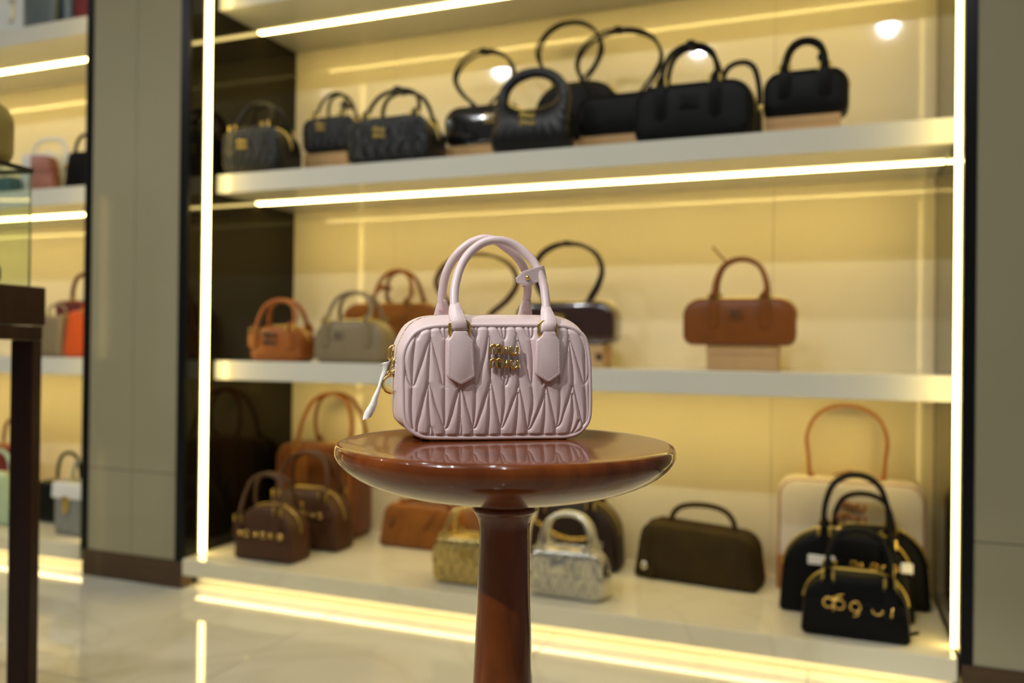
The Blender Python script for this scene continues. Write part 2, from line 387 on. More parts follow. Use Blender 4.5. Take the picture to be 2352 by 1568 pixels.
# ------------------------------------------------------------------ downlights in the shop ceiling
def downlight(x, y, label, energy, aim, size):
    t = thing('downlight', label, 'ceiling light', (x, y, 3.41), 0, 'downlights in the ceiling')
    MB().lathe([(.052, 0), (.066, -.002), (.068, -.006), (.060, -.010), (.050, -.006), (.050, 0)], 28).build('lamp_ring', m_chrome, t)
    MB().lathe([(.002, -.003), (.049, -.003), (.049, -.006), (.002, -.007)][::-1], 24).build('lens', m_spot, t)
    ld = bpy.data.lights.new('spot', 'SPOT'); ld.energy = energy; ld.color = (.98, 1, 1); ld.spot_size = radians(size); ld.spot_blend = .6; ld.shadow_soft_size = .05
    lo = bpy.data.objects.new('spot_lamp', ld); COL.objects.link(lo); lo.parent = t; lo.location = (0, 0, -.02)
    lo.rotation_euler = Vector(aim).to_track_quat('-Z', 'Y').to_euler()
for x, w in ((-4.5, 'leftmost of the row by the shop front'), (-2.87, 'second of the row by the shop front'), (-1.10, 'third of the row by the shop front'), (.34, 'rightmost of the row by the shop front')):
    downlight(x, -.95, 'small round ceiling downlight, ' + w, SPOT_E, (0, 3.2, -2.4), 105)
for x, w in ((-3.5, 'leftmost of the unseen row added above the aisle'), (-1.75, 'second of the unseen row added above the aisle'), (-.45, 'rightmost of the unseen row added above the aisle, over the table')):
    downlight(x, .55, 'small round ceiling downlight, ' + w, DOWN_E, (0, .10, -1), 120)  # unseen row, added to brighten floor, table and shelf fronts from above

downlight(-1.68, -1.80, 'small round ceiling downlight turned towards the pedestal table', TABLE_E, (1.35, 2.65, -2.52), 14)

# ------------------------------------------------------------------ dark wood showcase, left foreground
sc_t = thing('showcase', 'dark wood showcase table with a glass case on top at the left edge', 'showcase', (-1.673, 1.387, 0), radians(9))
MB().rbox(-.62, 0, -.95, 0, .928, 1.014, .003).build('table_frame', m_case_wood, sc_t)
MB().rbox(-.615, -.004, -.945, -.004, .895, .926, .002).build('lower_rail', m_case_wood, sc_t)
for x in (-.062, -.615):
    for y in (-.034, -.945): MB().rbox(x, x+.057, y, y+.030, 0, .8948, .003).build('leg', m_case_wood, sc_t)
g0, g1 = 1.0142, 1.268
for a in ((-.600, -.010, -.050, -.045), (-.600, -.010, -.935, -.930)): MB().rbox(a[0], a[1], a[2], a[3], g0, g1, .0006, 1).build('glass_pane', m_glass, sc_t)
for a in ((-.0095, -.0045), (-.606, -.601)): MB().rbox(a[0], a[1], -.935, -.045, g0, g1, .0006, 1).build('glass_pane', m_glass, sc_t)
MB().rbox(-.606, -.0045, -.935, -.045, g1+.0003, g1+.006, .0006, 1).build('glass_pane', m_glass, sc_t)
for a in ((-.0040, .0015, -.937, -.043), (-.612, -.6065, -.937, -.043)): MB().rbox(a[0], a[1], a[2], a[3], g1-.004, g1+.0065, .001, 1).build('edge_strip', m_trim, sc_t)
for a in ((-.606, -.0045, -.0435, -.0385),): MB().rbox(a[0], a[1], a[2], a[3], g1-.004, g1+.0065, .001, 1).build('edge_strip', m_trim, sc_t)
m_edge = mat('glass_edge_green', (.20, .24, .12), .2, spec=.5, var=.1, vscale=10)
MB().rbox(-.0088, -.0052, -.0448, -.0412, g0, g1-.005, .0004, 1).build('corner_edge', m_edge, sc_t)
# ------------------------------------------------------------------ the quilted pink bag
OUT = [(-508,1182),(-679,1165),(-776,1135),(-852,1083),(-919,975),(-949,877),(-952,783),(-952,597),(-948,495),(-942,309),(-922,206),(-879,131),(-803,76),(-699,46),(-538,39),(-249,34),(227,33),(493,31),(783,32),(911,67),(978,125),(1024,194),(1041,292),(1041,489),(1035,687),(1027,843),(1004,991),(972,1079),(914,1137),(837,1175),(759,1194),(677,1198),(414,1200),(-83,1192)]
OUTF = [(p.x, p.y) for p in crsp([(x/1e4, z/1e4, 0) for x, z in OUT], 5, closed=True)]
def resample(poly, n):
    P = [Vector((*p, 0)) for p in poly]; L = [0]
    for i in range(len(P)): L.append(L[-1]+(P[(i+1) % len(P)]-P[i]).length)
    out = []; j = 0
    for k in range(n):
        s = L[-1]*k/n
        while L[j+1] < s: j += 1
        t = (s-L[j])/max(1e-9, L[j+1]-L[j]); q = P[j].lerp(P[(j+1) % len(P)], t); out.append((q.x, q.y))
    return out
OUTF = resample(OUTF, 160)[::-1]          # counter-clockwise seen from the front is irrelevant here, kept consistent below
if sum(OUTF[i][0]*OUTF[(i+1) % 160][1]-OUTF[(i+1) % 160][0]*OUTF[i][1] for i in range(160)) < 0: OUTF = OUTF[::-1]
_oa = np.array(OUTF)

def seg_dist(px, pz, A, B):
    ax, az = A; bx, bz = B; dx, dz = bx-ax, bz-az; l2 = dx*dx+dz*dz+1e-12
    t = np.clip(((px-ax)*dx+(pz-az)*dz)/l2, 0, 1)
    return np.hypot(px-ax-t*dx, pz-az-t*dz)

SM = []
for i, l in enumerate(SEAMS):
    P = [(p.x, p.y) for p in crsp([(x/1e4, z/1e4, 0) for x, z in l], 3)] if len(l) > 2 else [(x/1e4, z/1e4) for x, z in l]
    SM.append(P)

def quilt_surface(px, pz, A=.0029, R=.0052):
    d = np.full(px.shape, 1.)
    for i, P in enumerate(SM):
        g = .00045 if i in STITCHED else .0001
        for a, b in zip(P[:-1], P[1:]): d = np.minimum(d, np.maximum(0, seg_dist(px, pz, a, b)-g))
    e = np.full(px.shape, 1.)
    for i in range(160): e = np.minimum(e, seg_dist(px, pz, OUTF[i], OUTF[(i+1) % 160]))
    ins = np.zeros(px.shape, bool)
    for i in range(160):
        (x0, z0), (x1, z1) = OUTF[i], OUTF[(i+1) % 160]
        c = ((z0 > pz) != (z1 > pz)) & (px < (x1-x0)*(pz-z0)/(z1-z0+1e-15)+x0); ins ^= c
    h = A*np.sqrt(1-(1-np.minimum(d/R, 1))**2)
    k = np.clip(e/.005, 0, 1); k = k*k*(3-2*k)
    u = np.clip((px-.0045)/.0995, -1, 1); w = np.clip((pz-.0617)/.058, -1, 1)
    pil = .0032*(1-u**4)*(1-w**4)
    y = -(h*(.45+.55*k)*np.clip(e/.0012, 0, 1)+pil*k)
    return y, ins | (e < .0006), e

def quilt_mb(nx, nz, **kw):
    gx, gz = np.meshgrid(np.linspace(-.0958, .1047, nx), np.linspace(.0024, .1206, nz))
    y, ok, e = quilt_surface(gx, gz, **kw)
    idx = -np.ones(gx.shape, int); mb = MB(); n = 0
    for j in range(nz):
        for i in range(nx):
            if ok[j, i]: idx[j, i] = n; n += 1; mb.v.append((gx[j, i], y[j, i], gz[j, i]))
    for j in range(nz-1):
        for i in range(nx-1):
            q = (idx[j, i], idx[j, i+1], idx[j+1, i+1], idx[j+1, i])
            if min(q) >= 0: mb.f.append(tuple(int(k) for k in q))
    return mb

def out_normal(i):
    a = OUTF[i-1]; b = OUTF[(i+1) % 160]; t = Vector((b[0]-a[0], b[1]-a[1])).normalized(); return (t.y, -t.x)

def dashes(mb, path, pitch, length, w, h, ybase, z3=None):
    # short thread stitches lying on a path of (x, y, z) points
    P = [Vector(p) for p in path]; acc = 0.; nxt = pitch*.5
    for a, b in zip(P[:-1], P[1:]):
        L = (b-a).length
        if L < 1e-7: continue
        t = (b-a)/L
        while nxt < acc+L:
            c = a+t*(nxt-acc); s = t.cross(Vector((0, 1, 0)))
            if s.length < 1e-4: s = Vector((1, 0, 0))
            s.normalize(); o = Vector((0, -1, 0)); l = length/2
            vs = [c-t*l, c-t*l*.6+s*w, c+t*l*.6+s*w, c+t*l, c+t*l*.6-s*w, c-t*l*.6-s*w]
            top = [c-t*l*.5+o*h, c+t*l*.5+o*h]
            n = len(mb.v); mb.v += [tuple(v) for v in vs+top]
            mb.f += [tuple(n+k for k in f) for f in ((0, 1, 6), (1, 2, 7, 6), (2, 3, 7), (3, 4, 7), (4, 5, 6, 7), (5, 0, 6))]
            nxt += pitch
        acc += L

BAGD = .085
def pink_bag():
    t = thing('handbag', 'pale pink quilted leather handbag with gold letters standing on the round table', 'handbag', (-.3309, .8031, .7961), radians(35.25))
    quilt_mb(400, 236).build('quilted_front', m_pink, t, 180)
    # gusset: front seam to back seam, bulging outwards
    rings = []
    for k in range(13):
        q = k/12; y = .0006+q*(BAGD-.0012); bul = sin(pi*q)**.75
        r = []
        for i, (x, z) in enumerate(OUTF):
            nx, nz = out_normal(i); b = bul*(.0062+.0064*max(0, nz)**1.5 if nz > -.3 else .0062*max(0, 1+(nz+.3)/.4))
            r.append((x+nx*b, y, max(.003, z+nz*b)))
        rings.append(r)
    body = MB().loft(rings, cap0=False, cap1=True).build('gusset', m_pink_handle, t, 60)
    MB().tube([(x, .0002, z) for x, z in OUTF], .0025, 10, closed=True, ref=(0, 1, 0)).build('piping', m_pink_handle, t, 180)
    MB().tube([(x, BAGD, z) for x, z in OUTF], .0025, 8, closed=True, ref=(0, 1, 0)).build('piping', m_pink_handle, t, 180)
    # gold zip teeth in the middle of the gusset
    mb = MB(); zl = [i for i in range(160) if OUTF[i][1] > .082]
    s = min(range(len(zl)), key=lambda k: -OUTF[zl[k]][0]); zl = sorted(zl)
    pts = []
    for i in range(160):
        x, z = OUTF[i]; nx, nz = out_normal(i)
        if z > .078: pts.append((x, z, nx, nz))
    pts.sort(key=lambda p: math.atan2(p[1]-.06, p[0]-.005))
    zip_y = lambda x: .022+.022*max(0, min(1, (x+.085)/.055))
    zb = lambda x, nz: (.0062+.0064*max(0, nz)**1.5)*sin(pi*zip_y(x)/BAGD)**.75
    cur = crsp([(x+nx*zb(x, nz), zip_y(x), z+nz*zb(x, nz)) for x, z, nx, nz in pts], 4); acc = 0; side = 1
    for a, b in zip(cur[:-1], cur[1:]):
        acc += (b-a).length
        if acc > .0012:
            acc = 0; side = -side; tt = (b-a).normalized(); nn = Vector((-tt.z, 0, tt.x)); c = a+nn*.0002+Vector((0, side*.0005, 0))
            if nn.z < 0 and abs(c.x) < .09: nn = -nn
            bx = MB().rbox(-.00055, .00055, -.0009, .0009, -.0006, .0006, .0003, 1)
            bx.xf(Matrix.Translation(c) @ Matrix(((tt.x, 0, nn.x, 0), (0, 1, 0, 0), (tt.z, 0, nn.z, 0), (0, 0, 0, 1)))); mb.add(bx.v, bx.f)
    mb.build('zip_teeth', m_gold, t, kind='stuff')
    # stitched seams
    mb = MB()
    for i in STITCHED:
        P = np.array(SM[i]); y, ok, e = quilt_surface(P[:, 0], P[:, 1])
        dashes(mb, [(P[k, 0], float(y[k])-.0002, P[k, 1]) for k in range(len(P)) if ok[k] and e[k] > .003], .00235, .0015, .00032, .0004, 0)
    mb.build('seam_stitching', m_thread, t, kind='stuff')
    # handles
    FH = [(-410,64,1307),(-417,100,1407),(-411,137,1509),(-402,162,1577),(-377,198,1680),(-337,238,1792),(-276,276,1899),(-187,311,2001),(-85,337,2077),(13,340,2112),(105,340,2120),(205,340,2106),(310,330,2057),(404,303,1978),(482,270,1884),(535,226,1758),(567,184,1639),(574,134,1499),(573,96,1395),(571,58,1292)]
    BH = [(-440,745,1365),(-451,706,1476),(-451,672,1573),(-435,623,1710),(-407,586,1813),(-352,546,1923),(-275,511,2019),(-182,483,2093),(-77,480,2139),(15,480,2149),(116,480,2126),(229,496,2058),(338,525,1981),(421,556,1894),(470,586,1813),(506,626,1703),(519,663,1598),(517,701,1491),(519,738,1384)]
    f = lambda L: crsp([(a/1e4, b/1e4, c/1e4) for a, b, c in L], 4)
    for L, front in ((FH, True), (BH, False)):
        h = MB().tube(f(L), .0047, 14, rb=.0047).build('handle', m_pink_handle, t, 180)
        for e in (0, -1):
            x, y, z = [c/1e4 for c in L[e]]
            if front: zs = [(z+.012, x, y+.0045, .0047, .0047), (z+.006, x, y+.001, .0067, .0050), (z, x, y-.0045, .0082, .0052), (z-.006, x*.985, -.0052, .0086, .0047), (z-.010, x*.965, -.0076, .0083, .0036), (z-.0140, x*.955, -.0082, .0079, .0026), (z-.0168, x*.95, -.0080, .0077, .0018)]
            else: zs = [(z+.012, x, y-.0045, .0047, .0047), (z+.004, x, y, .0068, .0050), (z-.004, x, y+.003, .0085, .0048), (z-.014, x, y+.007, .0086, .0036), (z-.020, x, y+.010, .0074, .0024)]
            m = MB().loft([[(cx+a*cos(2*pi*k/20), cy+b*sin(2*pi*k/20), cz) for k in range(20)] for cz, cx, cy, a, b in zs])
            tb = m.build('handle_tab', m_pink_handle, h, 180)
            if front:
                mb = MB()
                for sgn in (-1, 1):
                    dashes(mb, [(cx+sgn*a*.78, cy-b*.68, cz) for cz, cx, cy, a, b in zs[1:5]], .0021, .0014, .00035, .0004, 0)
                mb.build('tab_stitching', m_thread, h, kind='stuff')
    # rings and strap tabs
    for x0, x1, z0, z1 in ((-.0490, -.0287, .1068, .1226), (.0450, .0642, .1082, .1238)):
        MB().tube([(x, -.0058, z) for x, z in roundpoly([(x0, z0), (x1, z0), (x1, z1), (x0, z1)], .0045, 5)], .00165, 10, closed=True, ref=(0, 1, 0)).build('ring', m_gold, t, 180)
    for pl in ([(-457,1128),(-311,1130),(-300,1085),(-251,1030),(-225,659),(-367,578),(-519,658),(-508,1028),(-468,1083)],
               [(492,1142),(625,1138),(630,1095),(671,1040),(684,690),(555,601),(405,690),(421,1040),(480,1090)]):
        poly = roundpoly([(x/1e4, z/1e4) for x, z in pl][::-1], [.002, .002, .006, .005, .003, .003, .003, .005, .006], 4)
        tb = MB().plate(poly, -.0104, -.0030, .0012).build('strap_tab', m_pink_handle, t, 50)
        cx = sum(p[0] for p in pl)/len(pl)/1e4; cz = .083
        edge = [(x/1e4, z/1e4) for x, z in (pl[3:8])]
        edge = [(cx+(x-cx)*.84, -.0104, cz+(z-cz)*.87) for x, z in edge]
        mb = MB(); dashes(mb, edge, .0021, .0013, .0003, .0004, 0); mb.build('tab_stitching', m_thread, tb, kind='stuff')
        # the leather loop behind the ring
        MB().rbox(cx-.0062, cx+.0062, -.0066, -.0015, .100, .119, .001).build('strap_loop', m_pink_handle, t)
    # letters
    lg = letters(.0318, .0018); lg.xf(Matrix.Translation((.0073, -.0088, .0872))); lg.build('gold_lettering', m_gold, t, 180)
    # strap that ties both handles
    path = crsp([(.0262, .0176, .1680), (.036, .0168, .1705), (.048, .0190, .1745), (.0575, .0215, .1775), (.0603, .0275, .178), (.0570, .0345, .177), (.0540, .0600, .1730), (.0500, .0670, .1720), (.0440, .0650, .1710), (.0390, .0420, .1705), (.0370, .0210, .1710)], 5)
    N = len(path); rings = []
    for i, p in enumerate(path):
        tt = (path[min(i+1, N-1)]-path[max(i-1, 0)]).normalized(); wd_ = Vector((-.22, -.02, .97)); wd_ = (wd_-tt*wd_.dot(tt)).normalized(); no = tt.cross(wd_)
        hw = (.0076 if i < 24 else .0062)*min(1, .30+i*.16); th = .00075
        rings.append([p+wd_*a+no*b for a, b in ((-hw, -th), (0, -th*1.3), (hw, -th), (hw+.0003, 0), (hw, th), (0, th*1.3), (-hw, th), (-hw-.0003, 0))])
    st = MB().loft(rings).build('tie_strap', m_pink_handle, t, 60)
    mb = MB()
    for sgn in (-1, 1):
        dashes(mb, [p+Vector((-.22, 0, .97))*(.0060*sgn*min(1, .24+i*.15))+Vector((0, -.0009, 0)) for i, p in enumerate(path[:17])], .0021, .0013, .0003, .0004, 0)
    mb.build('strap_stitching', m_thread, st, kind='stuff')
    MB().ball((.0378, .0150, .1710), .0024, 12).tube([(.0378, .0180, .1710), (.0378, .0150, .1710)], .0012, 8).build('stud', m_gold, st, 180)
    # left side hardware: zip slider, its ring, clasp, film-wrapped pull
    zp = MB().rbox(-.1030, -.0975, .032, .040, .0845, .0935, .0015).build('zip_slider', m_gold, t)
    ov = lambda c, a, b, tilt, n=20: [(c[0]+a*cos(q)*cos(tilt)-b*sin(q)*sin(tilt), c[1], c[2]+a*cos(q)*sin(tilt)+b*sin(q)*cos(tilt)) for q in [2*pi*k/n for k in range(n)]]
    MB().tube(ov((-.1020, .036, .0895), .0050, .0078, -.15), .0011, 8, closed=True, ref=(0, 1, 0)).build('pull_ring', m_gold, zp, 180)
    MB().tube(ov((-.1012, .030, .0805), .0018, .0036, .8, 14), .0007, 6, closed=True, ref=(0, 1, 0)).tube(ov((-.1028, .029, .0775), .0018, .0036, -.4, 14), .0007, 6, closed=True, ref=(0, 1, 0)).build('chain_link', m_gold, zp, 180)
    MB().tube(ov((-.1013, .027, .0770), .0030, .0085, -.42), .0012, 8, closed=True, ref=(0, 1, 0)).build('clasp', m_gold, zp, 180)
    MB().tube([(-.104, .029, .0745), (-.1155, .031, .056)], .0012, 8).build('pull_bar', m_gold, zp, 180)
    prof = [(-.1090, .0800, .0072, .004), (-.1092, .0775, .0052, .0038), (-.1095, .0735, .0032, .003), (-.1105, .0690, .0034, .003), (-.1128, .0630, .0026, .0024), (-.1152, .0560, .0020, .0019), (-.1172, .0505, .0027, .0024), (-.1196, .0445, .0034, .0028), (-.1215, .0390, .0034, .003), (-.1232, .0345, .0050, .0034), (-.1253, .0290, .0056, .0034), (-.1272, .0240, .0048, .0032), (-.1282, .0215, .0042, .0028)]
    rings = []
    for i, (x, z, a, b) in enumerate(prof):
        w = .12*(-1)**i
        rings.append([(x+a*cos(2*pi*k/14)*(1+.10*sin(k*2.3+i)), .031+b*sin(2*pi*k/14+w), z+.35*a*cos(2*pi*k/14)+.0004*sin(k*1.7+i*2)) for k in range(14)])
    MB().loft(rings[::-1]).build('wrapped_pull', m_film, zp, 50, label='zip pull still wrapped in crumpled white film')
    MB().tube([(-.0995, .030, .0660), (-.1050, .030, .0662), (-.1090, .030, .0642), (-.1118, .030, .0605), (-.1128, .030, .0570), (-.1118, .030, .0535), (-.1090, .030, .0500), (-.1050, .030, .0483), (-.0990, .030, .0486)], .0017, 10).build('side_ring', m_gold, t, 180)
    MB().rbox(-.1008, -.0960, .020, .042, .049, .0790, .002).build('side_tab', m_pink_handle, t)
    MB().rbox(.1060, .1098, .020, .036, .047, .062, .0015).build('side_tab', m_pink_handle, t)
    for x in (-.07, .078):
        for y in (.014, .071): MB().lathe([(.0045, 0), (.005, .001), (.005, .004)], 14, (x, y, 0)).build('foot', m_foot, t)
    return t
pink_bag()

# ------------------------------------------------------------------ round pedestal table
tb = thing('pedestal_table', 'polished dark red wood round pedestal table holding the pink handbag', 'table', (-.3187, .8040, 0))
TZ = .7961
prof = [(.0003, 0), (.150, 0), (.1662, -.0001), (.1692, -.0006), (.1712, -.0018), (.1724, -.0042), (.1730, -.0075), (.1730, -.0110), (.1706, -.0168), (.1660, -.0222), (.1598, -.0275), (.1524, -.0323), (.1436, -.0368), (.1335, -.0409), (.1222, -.0445), (.1095, -.0477), (.0952, -.0504), (.0792, -.0526), (.0607, -.0542), (.0365, -.0552)]
MB().lathe([(r, TZ+z) for r, z in prof][::-1], 160).build('table_top', m_table, tb, 60)
prof = [(.0368, -.0530), (.0364, -.0560), (.0352, -.0590), (.0338, -.0615), (.0325, -.0632), (.0322, -.0642), (.0332, -.0655), (.0340, -.0675), (.0340, -.0695), (.0330, -.0710), (.0318, -.0718), (.0313, -.0730), (.0298, -.0752), (.0280, -.0785), (.0266, -.0830), (.0259, -.0890), (.0259, -.0980), (.0264, -.125), (.0275, -.165), (.0292, -.210), (.0310, -.255), (.0335, -.330), (.0365, -.430), (.040, -.560), (.043, -.640), (.048, -.690)]
MB().lathe([(r, TZ+z) for r, z in prof][::-1], 64).build('column', m_table, tb, 60)
MB().lathe([(.150, 0), (.158, .006), (.156, .016), (.140, .026), (.110, .038), (.080, .056), (.060, .080), (.050, .108)], 96).build('base', m_table, tb, 60)
# ------------------------------------------------------------------ handbag builder for the shelves
def outline(shape, W, H):
    h = W/2
    if shape == 'duffle': return roundpoly([(-h, 0), (h, 0), (h, H), (-h, H)], [.22*H, .22*H, .38*H, .38*H], 7)
    if shape == 'bowl': return roundpoly([(-h, 0), (h, 0), (h*.96, H), (-h*.96, H)], [.18*H, .18*H, .62*H, .62*H], 8)
    if shape == 'dome': return roundpoly([(-h, 0), (h, 0), (h*.90, H), (-h*.90, H)], [.012, .012, .78*H, .78*H], 10)
    if shape == 'tote': return roundpoly([(-h*.82, 0), (h*.82, 0), (h, H), (-h, H)], [.015, .015, .02, .02], 4)
    if shape == 'trap': return roundpoly([(-h, 0), (h, 0), (h*.72, H), (-h*.72, H)], [.012, .012, .025, .025], 5)
    if shape == 'low': return roundpoly([(-h, 0), (h, 0), (h*.90, H*.90), (-h*.86, H)], [.014, .014, .34*H, .22*H], 7)
    if shape == 'box': return roundpoly([(-h, 0), (h, 0), (h, H), (-h, H)], .006, 3)
    if shape == 'case': return roundpoly([(-h, 0), (h, 0), (h, H), (-h, H)], [.03, .03, .055, .055], 7)

def body_mb(poly, D, e, bulge=.0):
    zc = (max(p[1] for p in poly))/2; W = max(abs(p[0]) for p in poly)
    def ring(i, y): return [(x*(1-i/W), y, zc+(z-zc)*(1-i/zc)) for x, z in poly]
    h = D/2; R = []
    for sc_, y in ((.25, -h-bulge), (.60, -h-bulge*.75), (.85, -h-bulge*.3)): R.append([(x*sc_*(1-e/W), y, zc+(z-zc)*sc_*(1-e/zc)) for x, z in poly])
    for i, y in ((e, -h), (.45*e, -h+.12*e), (.12*e, -h+.45*e), (0, -h+e), (-.0015, 0), (0, h-e), (.12*e, h-.45*e), (.45*e, h-.12*e), (e, h)): R.append(ring(i, y))
    m = MB().loft(R)
    zmin = min(v[2] for v in m.v)
    m.v = [(v[0], v[1], max(0, v[2]) if v[2] < .01 else v[2]) for v in m.v]
    return m

def top_z(poly, x):
    best = 0
    for a, b in zip(poly, poly[1:]+poly[:1]):
        if min(a[0], b[0]) <= x <= max(a[0], b[0]) and abs(a[0]-b[0]) > 1e-7:
            best = max(best, a[1]+(b[1]-a[1])*(x-a[0])/(b[0]-a[0]))
    return best

QUILT = quilt_mb(110, 66, A=.0046).mesh('quilted_front', m_black_q, 180)
QM = {}
def quilt_mesh(m):
    if m.name not in QM:
        q = QUILT.copy(); q.materials.clear(); q.materials.append(m); QM[m.name] = q
    return QM[m.name]
LOGO = letters(1, .047).mesh('gold_lettering', m_gold_dull, 180)

def bag(name, label, group, x0, x1, yf, z, H, D, shape, lm, hm=None, handle=None, trim=None, gold=True, logo=None, quilt=False, rot=0, zipper=True, cat='handbag', tabs=True, e=None, hard=None, bulge=None):
    W = x1-x0; hm = hm or lm; hard = hard or m_gold_dull; e = e or min(.022, D*.22)
    t = thing(name, label, cat, ((x0+x1)/2, yf+D/2, z), radians(rot), group)
    poly = outline(shape, W, H); h = D/2
    body_mb(poly, D, e, bulge if bulge is not None else .004).build('body', lm, t, 60)
    tr = trim or lm
    W2 = W/2; zc = H/2
    if shape not in ('box',):
        ins = .3*e
        for yy in (-h+.22*e, h-.22*e):
            MB().tube([(x*(1-ins/W2), yy, max(.0035, zc+(z_-zc)*(1-ins/zc))) for x, z_ in poly], .0028, 6, closed=True, ref=(0, 1, 0)).build('piping', tr, t, 180)
    if zipper:
        up = [p for p in poly if p[1] > H*.45]; up.sort(key=lambda p: -math.atan2(p[1]-H*.3, p[0]))
        MB().tube([(x*1.0+.0008*(1 if x > 0 else -1), 0, z_+.0012) for x, z_ in up], .0045, 6, rb=.0022, ref=(0, 1, 0)).build('zipper', hard if gold else tr, t, 180)
    if quilt:
        o = part('quilted_front', quilt_mesh(lm), t); s = (W*.95)/.1993
        o.scale = (s, 1.25, (H*.94)/.117); o.location = (-.0045*s, -h-.001, H*.03-.0030*H/.117)
    if logo:
        k, lx, lz, lw = logo
        if k == 'gold':
            o = part('gold_lettering', LOGO, t); o.scale = (lw*.88,)*3; o.location = (lx, -h-(.014 if quilt else .007), lz)
        elif k == 'patch':
            MB().plate(roundpoly([(lx-lw/2, lz-lw*.42), (lx+lw/2, lz-lw*.42), (lx+lw/2, lz+lw*.42), (lx-lw/2, lz+lw*.42)], lw*.12, 4), -h-.0075, -h+.003, .0012).build('logo_patch', hm, t)
            g = letters(lw*.72, lw*.035); g.xf(Matrix.Translation((lx, -h-.0078, lz))); g.build('lettering', m_label if lm is not m_black else m_trim, t, 180)
    if handle:
        k = handle[0]
        if k == 'two':
            _, hx, hw, hh, r = handle[:5]; knot = handle[5] if len(handle) > 5 else None
            for s in (-1, 1):
                yb_ = s*(h*.92 if gold else h*.6); yt_ = s*h*.26+(.006 if s < 0 else 0); pts = []
                for a, b in ((-1, 0), (-1.03, .25), (-.97, .52), (-.76, .80), (-.42, .95), (0, 1), (.42, .95), (.76, .80), (.97, .52), (1.03, .25), (1, 0)):
                    zb = top_z(poly, max(-W2*.9, min(W2*.9, hx+a*hw)))-.012
                    pts.append((hx+a*hw, yb_+(yt_-yb_)*b**.8, zb*(1-b)+b*(H+hh)))
                hd = MB().tube(crsp(pts, 4), r, 10).build('handle', hm, t, 180)
                for q in (0, -1):
                    px, py, pz = pts[q]
                    MB().loft([[(px+a*cos(2*pi*i/14), py+b*sin(2*pi*i/14), pz+dz) for i in range(14)] for dz, a, b in ((.034, r*1.05, r*1.05), (.020, r*1.6, r*1.15), (.006, r*1.7, r*.9), (-.006, r*1.4, r*.6))][::-1]).build('handle_tab', hm, hd, 60)
                    if gold:
                        for dx in (-r*1.9, r*1.9): MB().rbox(px+dx-.0042, px+dx+.0042, s*h-.006 if s < 0 else s*h-.002, s*h+.002 if s < 0 else s*h+.006, pz-.010, pz+.026, .0034).build('ring', hard, t)
                    if tabs and s < 0:
                        MB().plate(roundpoly([(px-r*2.3, H*.42), (px, H*.34), (px+r*2.3, H*.42), (px+r*2.3, pz+.004), (px-r*2.3, pz+.004)], r*.9, 4), -h-.0078, -h+.012, .0012).build('strap_tab', hm, t)
            if knot is not None:
                a = knot; kx = hx+hw*a; kz = H+hh*(1-.9*abs(a)**2.6)
                MB().rbox(kx-.013, kx+.013, -h*.30-.012, h*.30+.012, kz-.009, kz+.010, .005).build('tie_strap', hm, t)
                MB().plate([(kx-.016, kz-.006), (kx-.004, kz-.022), (kx+.006, kz-.004), (kx-.004, kz+.006)][::-1][::-1], -h*.30-.016, -h*.30-.012, .001).build('strap_end', hm, t)
        elif k == 'loop':
            _, hx, hb, hm_, hh, r = handle[:6]; knot = len(handle) > 6
            zt = top_z(poly, hx)-.010
            for s in (-1, 1):
                y_ = s*.014; pts = [(hx-hb, y_*1.6, zt-.012), (hx-hb*1.05, y_*1.5, zt+.02), (hx-(hb*.35+hm_*.65), y_, zt+hh*.32), (hx-hm_, y_, zt+hh*.58), (hx-hm_*.80, y_, zt+hh*.83), (hx-hm_*.40, y_, zt+hh*.97), (hx, y_*.8, zt+hh), (hx+hm_*.42, y_, zt+hh*.965), (hx+hm_*.82, y_, zt+hh*.82), (hx+hm_, y_, zt+hh*.56), (hx+(hb*.35+hm_*.65), y_, zt+hh*.30), (hx+hb*1.05, y_*1.5, zt+.02), (hx+hb, y_*1.6, zt-.012)]
                MB().tube(crsp([(a, b+s*.004*sin(c*40), c) for a, b, c in pts], 4), r, 8, rb=r*.8).build('shoulder_strap', hm, t, 180)
            for s in (-1, 1):
                MB().rbox(hx+s*hb-.010, hx+s*hb+.010, -.032, .032, zt-.014, zt+.016, .004).build('strap_mount', hm, t)
                if gold: MB().rbox(hx+s*hb-.004, hx+s*hb+.004, -.034, -.030, zt-.004, zt+.010, .001).build('ring', hard, t)
            if knot: MB().rbox(hx-.014, hx+.014, -.022, .022, zt+hh-.008, zt+hh+.010, .005).build('tie_strap', hm, t)
        elif k == 'one':
            _, hx, hw, hh, r, flat = handle[:6]
            pts = []
            for a, b in ((-1, 0), (-1.03, .25), (-.95, .55), (-.74, .82), (-.40, .96), (0, 1), (.40, .96), (.74, .82), (.95, .55), (1.03, .25), (1, 0)):
                zb = top_z(poly, max(-W2*.9, min(W2*.9, hx+a*hw)))-.008; pts.append((hx+a*hw, 0, zb*(1-b)+b*(H+hh)))
            MB().tube(crsp(pts, 4), r, 10, rb=r*flat, ref=(0, 1, 0)).build('handle', hm, t, 180)
            for q in (0, -1):
                if gold: MB().rbox(pts[q][0]-r*1.5, pts[q][0]+r*1.5, -r*1.6, r*1.6, pts[q][2]-.004, pts[q][2]+.016, .003).build('ring', hard, t)
                else: MB().rbox(pts[q][0]-r*2, pts[q][0]+r*2, -r*1.6, r*1.6, pts[q][2]-.006, pts[q][2]+.012, .003).build('handle_tab', hm, t)
    return t

